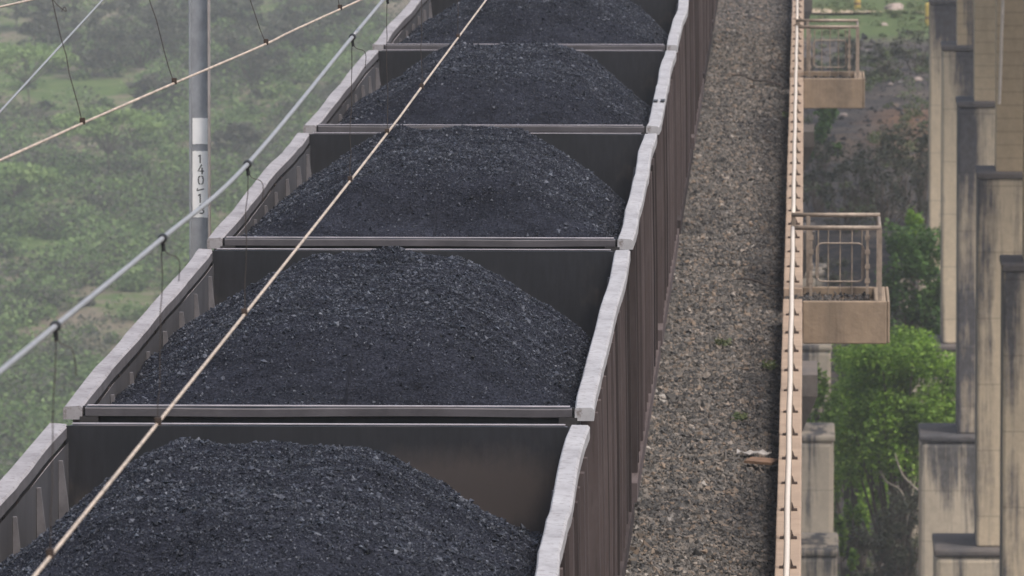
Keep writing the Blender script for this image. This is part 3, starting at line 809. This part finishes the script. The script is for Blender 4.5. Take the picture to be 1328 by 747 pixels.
MB().tube(smooth_path([tops[0]+(tops[0]-tops[1])*2]+tops+[tops[3]+(tops[3]-tops[2])*3], 8), .008, 8).build('messenger_cable', M['alu'], lb, smooth=True)
def straight_wire(px0, px1, Y0, Y1, r, mat, label):
    a_ = at_y(*px0, Y0); b_ = at_y(*px1, Y1); d = b_-a_
    tag(MB().tube([a_-d*3, a_, b_, b_+d*3], r, 8).build('feeder_wire', mat, smooth=True), label, 'wire')
straight_wire((0,145), (133,0), 40, 48, .0055, M['alu'], 'thin silver feeder wire slanting across the top left corner')
straight_wire((0,9), (40,0), 43, 45.5, .006, M['contact'], 'short tan wire cutting the extreme top left corner')

# ------------------------------------------------------------------ mast
MY = 82.0
ma = at_y(246, 200, MY); mbp = at_y(272.5, 200, MY); mw = mbp.x-ma.x; mx = (ma.x+mbp.x)/2
mast = empty('catenary_mast', (mx, MY, -.9)); tag(mast, 'grey steel mast with white number plate 140 13 standing left of the wagons', 'mast')
MB().box(-mw/2+.0165, mw/2-.0165, -.006, .006, 0, 8.5).build('web', M['mast'], mast)
for s in (-1, 1):
    MB().box(min(s*(mw/2-.016), s*mw/2), max(s*(mw/2-.016), s*mw/2), -.09, .09, 0, 8.5).build('flange', M['mastedge'] if s > 0 else M['mast'], mast, bevel=.003)
def plate(y0, y1, name):
    a_ = at_y(249.5, y0, MY-.006); b_ = at_y(271.5, y1, MY-.006)
    rr = random.Random(int(y0)); n = 14; pb = MB(); pts2 = []
    x0, x1, z1, z0 = a_.x-mx, b_.x-mx, a_.z+.9, b_.z+.9
    jit = lambda: rr.uniform(-.0035, .0035)
    for i in range(n): pts2.append((x0+(x1-x0)*i/n, z0+jit()))
    for i in range(n): pts2.append((x1+jit()*.5, z0+(z1-z0)*i/n))
    for i in range(n): pts2.append((x1-(x1-x0)*i/n, z1+jit()))
    for i in range(n): pts2.append((x0+jit()*.5, z1-(z1-z0)*i/n))
    pb.sweep([[(x, -.0065, z) for x, z in pts2], [(x, -.0105, z) for x, z in pts2]][::-1])
    return pb.build(name, M['white'], mast)
plate(153, 187, 'blank_plate'); num = plate(196, 282, 'number_plate')
STROKES = {
 '1': [[(-.22,.28), (.02,.5), (.02,-.5)]],
 '4': [[(.10,.5), (-.30,-.18), (.34,-.18)], [(.14,.16), (.14,-.5)]],
 '0': [[(-.06,.48), (-.24,.40), (-.3,.1), (-.3,-.1), (-.24,-.40), (-.06,-.48)], [(.06,-.48), (.24,-.40), (.3,-.1), (.3,.1), (.24,.40), (.06,.48)]],
 '3': [[(-.26,.44), (.05,.48), (.25,.36), (.25,.16), (.0,.04)], [(.0,.0), (.25,-.14), (.27,-.34), (.08,-.48), (-.26,-.42)]],
 '-': [[(-.5,-.12), (.0,.0), (.5,.12)], [(-.46,-.12), (-.40,.2)]],
}
def glyph(txt, px, py, hpx):
    H_ = hpx*MY/FPX; c = at_y(px, py, MY); g_ = MB(); wd = .068*H_
    for st in STROKES[txt]:
        pts = [Vector((c.x-mx+x*H_*.95, 0, c.z+.9+z*H_)) for x, z in st]; rings = []
        for i, p in enumerate(pts):
            t = (pts[min(i+1, len(pts)-1)]-pts[max(i-1, 0)]).normalized(); nrm = Vector((-t.z, 0, t.x))*wd
            a_, b_ = p+nrm, p-nrm
            rings.append([(a_.x,-.0108,a_.z), (b_.x,-.0108,b_.z), (b_.x,-.0125,b_.z), (a_.x,-.0125,a_.z)])
        g_.sweep(rings)
    return g_.build('digit' if txt != '-' else 'stroke', M['black'], num)
glyph('1', 259.5, 206, 11); glyph('4', 260.5, 219.5, 12.5); glyph('0', 260.5, 233.5, 11); glyph('-', 260, 246, 10); glyph('1', 259.5, 257, 11.5); glyph('3', 261.5, 271.5, 11)
MB().box(-.16, .16, -.14, .14, -.02, 0).box(-.05, .5, -.1, .1, -.35, -.021).build('bracket', M['dark'], mast)

# ------------------------------------------------------------------ plants
def leaf_quads(centers, radii, per, size, rng, flat=1.0):
    n = len(centers)*per
    c = np.repeat(np.asarray(centers, float), per, 0); r = np.repeat(np.asarray(radii, float), per, 0)
    d = rng.normal(size=(n, 3)); d /= np.linalg.norm(d, axis=1)[:, None]; d *= (rng.uniform(0, 1, n)**.45)[:, None]
    p = c + d*r
    q = rng.normal(size=(n, 3)); q[:, 2] = np.abs(q[:, 2])+.9; q /= np.linalg.norm(q, axis=1)[:, None]
    t = np.cross(q, rng.normal(size=(n, 3))); t /= np.linalg.norm(t, axis=1)[:, None]; b = np.cross(q, t)
    s = size*rng.uniform(.5, 1.35, n)[:, None]; a = rng.uniform(.45, .8, n)[:, None]
    V = np.stack([p-t*s, p-b*s*a, p+t*s, p+b*s*a], 1).reshape(-1, 3)
    return V, np.arange(n*4).reshape(-1, 4)
def make_tree(name, loc, h, wdt, mat, rng, shape='bush', label=None, cat='tree', group=None, leaves=5000, size=.1, nclump=34, trunks=4, bot=.25):
    root = empty(name, loc); tag(root, label, cat, group)
    cs, rs = [], []
    for i in range(nclump):
        th = rng.uniform(0, 6.283); rr = math.sqrt(rng.uniform(0, 1))
        if shape == 'umbrella':
            x = rr*math.cos(th)*wdt/2; y = rr*math.sin(th)*wdt/2; z = h*(.74+.2*(1-rr*rr)+rng.uniform(-.07, .05)); r = (wdt*.13, wdt*.13, h*.075)
        else:
            zz = rng.uniform(bot, .93); prof = math.sqrt(max(.05, 1-((zz-.5)/.56)**2)); 
            x = rr*math.cos(th)*wdt/2*prof; y = rr*math.sin(th)*wdt/2*prof; z = h*zz
            q = rng.uniform(.09, .17); r = (wdt*q, wdt*q, h*q*.55)
        cs.append((x, y, z)); rs.append(r)
    V, F = leaf_quads(cs, rs, leaves//nclump, size, rng)
    V[:, 2] = np.maximum(V[:, 2], .05)
    tb = MB()
    pick = rng.choice(len(cs), min(len(cs), trunks*4), replace=False)
    fork = Vector((0, 0, h*(.28 if shape == 'bush' else .42)))
    tr = max(.03, h*.012)
    if shape == 'umbrella':
        tb.tube([(0,0,-.5), (.08*h*.3,0,h*.2), fork], [tr*1.2, tr, tr*.85], 7)
        st = [fork]*len(pick)
    else:
        st = []
        for i in range(len(pick)):
            a_ = rng.uniform(0, 6.283); st.append(Vector((.1*math.cos(a_), .1*math.sin(a_), -.4)))
    for s, q in zip(st, pick):
        e = Vector(cs[q]); m1 = s.lerp(e, .5)+Vector((rng.uniform(-.1, .1)*wdt, rng.uniform(-.1, .1)*wdt, rng.uniform(-.02, .1)*h))
        tb.tube(smooth_path([s, m1, e], 4), [tr*(.75-.62*j/8) for j in range(9)], 5)
    tb.build('trunk', M['bark'], root)
    fastmesh('crown', V, F, mat, root)
    return root
rng = np.random.default_rng(5)
def gpt(px, py): 
    p = ground_hit(px, py); return (p.x, p.y, float(ground_z(p.x, p.y))-.05)
def on_ground(px, Y):
    x = (px-1047)*Y/11500; return (x, Y, float(ground_z(x, Y))-.05)
# right of the kerb, between the two rows of piers
make_tree('leafy_tree', on_ground(1170, 239), 7.4, 4.0, M['lf_bright'], rng, 'bush', 'large bright green tree growing between the two rows of pier bases', 'tree', leaves=42000, size=.06, nclump=150, trunks=7, bot=.44)
make_tree('leafy_shrub', on_ground(1062, 240), 6.4, .95, M['lf_bright'], rng, 'bush', 'narrow bright sapling growing against the pier base just right of the kerb', 'tree', leaves=1500, size=.09, nclump=22, bot=.5)
make_tree('leafy_tree', on_ground(1116, 244), 6.6, 1.9, M['lf_bright'], rng, 'bush', 'lower bright green bush merging with the left flank of the large tree', 'tree', leaves=14000, size=.06, nclump=60, trunks=4, bot=.2)
make_tree('leafy_shrub', on_ground(1105, 231), 3.6, .9, M['lf_bright'], rng, 'bush', 'small sprig of vivid leaves left of the large tree, low in the picture', 'shrub', leaves=700, size=.09, nclump=10)
make_tree('leafy_shrub', on_ground(1044, 206), 3.2, .5, M['lf_bright'], rng, 'bush', 'tiny green plant on the pier step at the bottom beside the kerb', 'shrub', leaves=300, size=.07, nclump=8)
make_tree('leafy_shrub', on_ground(1196, 268), 6.6, 2.5, M['lf_mid'], rng, 'bush', 'rounded mid green bush right of the nearer refuge balcony', 'shrub', leaves=12000, size=.08, nclump=80, bot=.25)
make_tree('leafy_shrub', on_ground(1190, 272), 5.4, 1.0, M['lf_bright'], rng, 'bush', 'pale green sprig rising above the rounded bush by the refuge', 'shrub', leaves=500, size=.09, nclump=9, bot=.75)
make_tree('leafy_shrub', on_ground(1066, 318), 2.8, 2.0, M['lf_mid'], rng, 'bush', 'low green shrub seen just right of the kerb between the refuges', 'shrub', leaves=1500, size=.11, nclump=18, bot=.1)
dryspots = ((1100,288,2.6,2.2), (1150,290,3.4,2.9), (1200,291,3.6,2.2), (1125,297,2.6,2.2), (1178,300,3.0,2.2), (1065,296,2.6,1.8), (1150,372,1.8,2.2), (1195,380,2.0,2.0), (1100,378,1.5,1.7), (1215,312,2.2,1.8), (1085,276,2.4,1.8), (1130,270,2.6,2.0))
for i, (px, Y, h_, w_) in enumerate(dryspots):
    make_tree('dry_bush', on_ground(px, Y), h_, w_, M['lf_dull'], rng, 'bush', 'grey brown half bare bush on the dark ground between the pier rows', 'shrub', 'grey dry bushes between the pier rows', leaves=1100, size=.07, nclump=26, trunks=5, bot=.12)
for (px, Y, h_, w_, lab) in ((1135, 234, 2.6, 1.5, 'low dark bush at the foot of the large green tree, left one'), (1178, 235, 3.4, 1.9, 'low dark bush at the foot of the large green tree, beside the right pier base')):
    make_tree('dark_bush', on_ground(px, Y), h_, w_, M['lf_dull'], rng, 'bush', lab, 'shrub', leaves=5000, size=.05, nclump=40, trunks=4, bot=.08)
def bare_branch(pixels, Y, r, label):
    pts = [at_y(x, y, Y+.15*i) for i, (x, y) in enumerate(pixels)]
    n_ = len(pts)*4
    pth = smooth_path(pts, 4); tag(MB().tube(pth, [r*(1-.7*i/len(pth)) for i in range(len(pth))], 6).build('bare_branch', M['palebark'], smooth=True), label, 'branch')
bare_branch([(1186,672), (1198,646), (1186,632), (1172,618), (1164,600), (1161,588)], 236.0, .045, 'pale crooked bare branch in front of the large green tree')
bare_branch([(1176,652), (1166,634), (1150,625), (1142,612)], 235.6, .03, 'thin bare grey branch forking low under the large green tree')
# left hillside: umbrella thorns one can tell apart
UMB = [(36,150,130,'bright'), (140,245,150,'m'), (62,62,95,'d'), (120,100,110,'d'), (185,88,120,'d'), (222,60,90,'d'), (330,110,105,'d'), (395,75,110,'d'), (300,58,90,'d'), (170,38,110,'d'), (20,40,90,'m'), (440,45,80,'d'), (112,205,60,'m'), (205,150,70,'d'), (18,290,110,'m'), (310,205,60,'d')]
for i, (px, py, wp, kd) in enumerate(UMB):
    p = gpt(px, py); wd = wp*p[1]/FPX
    lab = {'bright': 'flat topped acacia at the left edge under the crossing wires', 'm': None, 'd': None}[kd]
    mt = {'bright': M['lf_crown'], 'm': M['lf_crown'], 'd': M['lf_dull']}[kd]
    gp = None
    if lab is None:
        if (px, py) == (140, 245): lab = 'broad flat topped acacia on the slope left of the number plate'
        elif (px, py) == (18, 290): lab = 'low spreading green acacia at the left edge below the tan contact wire'
        elif kd == 'm': lab = 'small green acacia in the haze on the left slope'; gp = 'small green acacias on the left slope'
        else: lab = 'hazy grey green thorn tree on the upper left hillside'; gp = 'grey green thorn trees on the far hillside'
    make_tree('acacia_tree', p, wd*(.72 if kd != 'd' else .8), wd, mt, rng, 'umbrella' if kd != 'd' else 'bush', lab, 'tree', gp, leaves=3600, size=.2, nclump=44, trunks=4, bot=.2)
# scrub covering the left hillside, one mass
cen = []; rad = []
tries = 0
while len(cen) < 2300 and tries < 90000:
    tries += 1
    px = rng.uniform(-60, 520); py = rng.uniform(-60, 700)
    Y = 575 + (700-py)/760*390*rng.uniform(.97, 1.03); x = (px-1047)*Y/11500
    d = float(vnoise(np.array([x/9.]), np.array([Y/26.]), 77)[0]+.6*vnoise(np.array([x/3.5]), np.array([Y/10.]), 78)[0])
    if d < -.08 and rng.uniform() > .2: continue
    if py < 260 and rng.uniform() > .7: continue
    s = .7+2.3*rng.uniform()**1.6
    cen.append((x, Y, float(ground_z(x, Y))+s*.35)); rad.append((s, s, s*.75))
V, F = leaf_quads(cen, rad, 240, .2, rng)
cut = len(cen)*130
kind = RNG.uniform(0, 1, len(cen)); 
for nm, mt, lo, hi, lab in (('scrub', M['lf_acacia'], 0, .62, 'green scrub covering the hazy left hillside'), ('dry_scrub', M['lf_dull'], .62, 1.01, 'dry grey scrub scattered on the hazy left hillside')):
    sel = np.repeat((kind >= lo) & (kind < hi), 240)
    vv = V.reshape(-1, 4, 3)[sel].reshape(-1, 3)
    tag(fastmesh(nm, vv, np.arange(len(vv)).reshape(-1, 4), mt), lab, 'scrub', kind='stuff')
# grass and weeds under and around the piers on the right, one mass
cen = []; rad = []
for i in range(520):
    px = rng.uniform(1035, 1250); Y = rng.uniform(236, 440); x = (px-1047)*Y/11500
    d = float(vnoise(np.array([x/1.6]), np.array([Y/14.]), 90)[0])
    if d < .05 and Y < 408: continue
    s = rng.uniform(.15, .5); cen.append((x, Y, float(ground_z(x, Y))+s*.3)); rad.append((s, s*2, s*.6))
V, F = leaf_quads(cen, rad, 60, .07, rng)
tag(fastmesh('undergrowth', V, F, M['lf_weed']), 'low weeds and grass on the dark ground between the pier rows', 'undergrowth', kind='stuff')

rn = np.random.default_rng(31); n = 2600
yy = rn.uniform(292, 408, n); xx = rn.uniform(-.6, 6.2, n)
v, F = lumps(np.stack([xx, yy, ground_z(xx, yy)+.02], 1), np.clip(np.exp(rn.normal(math.log(.055), .6, n)), .025, .3), rn, .7)
tag(fastmesh('rubble', v, F, M['ballast']), 'broken stone and spilled coal strewn over the dark slope between the viaducts', 'rubble', kind='stuff')
# ------------------------------------------------------------------ small things
def bollard(px, py_base, label):
    p = ground_hit(px, py_base); root = empty('bollard', (p.x, p.y, float(ground_z(p.x, p.y)))); tag(root, label, 'bollard', 'yellow marker posts along the sandy path')
    MB().tube([(0,0,-.2), (0,0,.98), (0,0,1.06)], [.17, .165, .12], 10).build('post', M['yellow'], root)
    MB().tube([(0,0,.30), (0,0,.42)], .173, 10).build('band', M['board'], root)
bollard(1204, 33, 'yellow bollard standing at the sandy path beside the left edge of the piers')
bollard(1112, 15, 'yellow bollard standing behind the rails of the farther refuge')
def rock(px, py, w_, label, seed):
    p = ground_hit(px, py); r2 = random.Random(seed)
    import bmesh
    bm = bmesh.new(); bmesh.ops.create_icosphere(bm, subdivisions=3, radius=1)
    for v in bm.verts:
        n_ = float(vnoise(np.array([v.co.x*1.6+seed]), np.array([v.co.y*1.6+v.co.z*1.1]), seed)[0])
        v.co *= 1+.5*n_; v.co.z *= .6
    me = bpy.data.meshes.new('rock'); bm.to_mesh(me); bm.free(); me.materials.append(M['rock'])
    o = bpy.data.objects.new('rock', me); C.objects.link(o); s = w_*p.y/FPX/2; o.scale = (s, s, s)
    o.location = (p.x, p.y, float(ground_z(p.x, p.y))+s*.1); tag(o, label, 'rock')
rock(1159, 13, 26, 'pinkish boulder lying in the grass beyond the sandy path', 1)
rock(1190, 106, 13, 'pale rock on the dark slope right of the farther refuge', 2)
rock(1155, 112, 7, 'small pale stone below the farther refuge on dark ground', 3)
rock(1094, 152, 11, 'flat grey stone under the front of the farther refuge', 4)
rock(1147, 35, 10, 'grey stone just below the sandy path', 5)
def twig(pxs, label, r=.008):
    pts = [at_z(x, y, -.12) + Vector((0, 0, .03*(i % 2))) for i, (x, y) in enumerate(pxs)]
    tag(MB().tube(smooth_path(pts, 4), r, 6).build('twig', M['twig']), label, 'twig')
twig([(950,98), (962,100), (978,104), (995,108), (1012,110)], 'dark twig lying on the ballast left of the farther refuge', .012)
twig([(962,22), (975,24), (990,27)], 'short dark stick on the ballast near the top of the picture', .012)
twig([(955,362), (975,366), (1000,371), (1015,373)], 'thin dark branch on the ballast beside the nearer refuge opening', .010)
pl = at_z(985, 602, -.10)
bb = MB().box(-.13, .13, -.14, .14, -.012, .012).build('plank', M['board']); bb.location = pl+Vector((.02, 0, .03)); bb.rotation_euler = (.03, .05, -.25)
tag(bb, 'brown wooden plank lying on the ballast near the kerb', 'plank')
rg = MB(); 
for i in range(9):
    t = i/8; rg.v += [(-.16+.32*t, -.12+.05*math.sin(i), .02+.015*math.sin(i*1.7)), (-.16+.32*t, .12+.06*math.cos(i*1.3), .02+.015*math.cos(i*2.1))]
for i in range(8): rg.f.append((2*i, 2*i+2, 2*i+3, 2*i+1)); rg.m.append(0)
ro = rg.build('rag', M['palewood']); ro.location = at_z(978, 589, -.09); sm = ro.modifiers.new('thick', 'SOLIDIFY'); sm.thickness = .01
tag(ro, 'crumpled whitish rag lying on the ballast beyond the brown plank', 'rag')
for (px, py, lab) in ((938, 448, 'small green weed growing in the ballast beside the train'), (1000, 478, 'low weed at the foot of the kerb near the nearer refuge'), (958, 546, 'tiny weed in the middle of the ballast lower down'), (1022, 152, 'green tuft against the kerb below the farther refuge')):
    p = at_z(px, py, -.15); cs = [(rng.uniform(-.06, .06), rng.uniform(-.2, .2), .04) for _ in range(9)]
    V, F = leaf_quads(cs, [(.05, .12, .04)]*9, 14, .022, rng)
    o = fastmesh('weed', V, F, M['lf_weed']); o.location = p; tag(o, lab, 'weed')
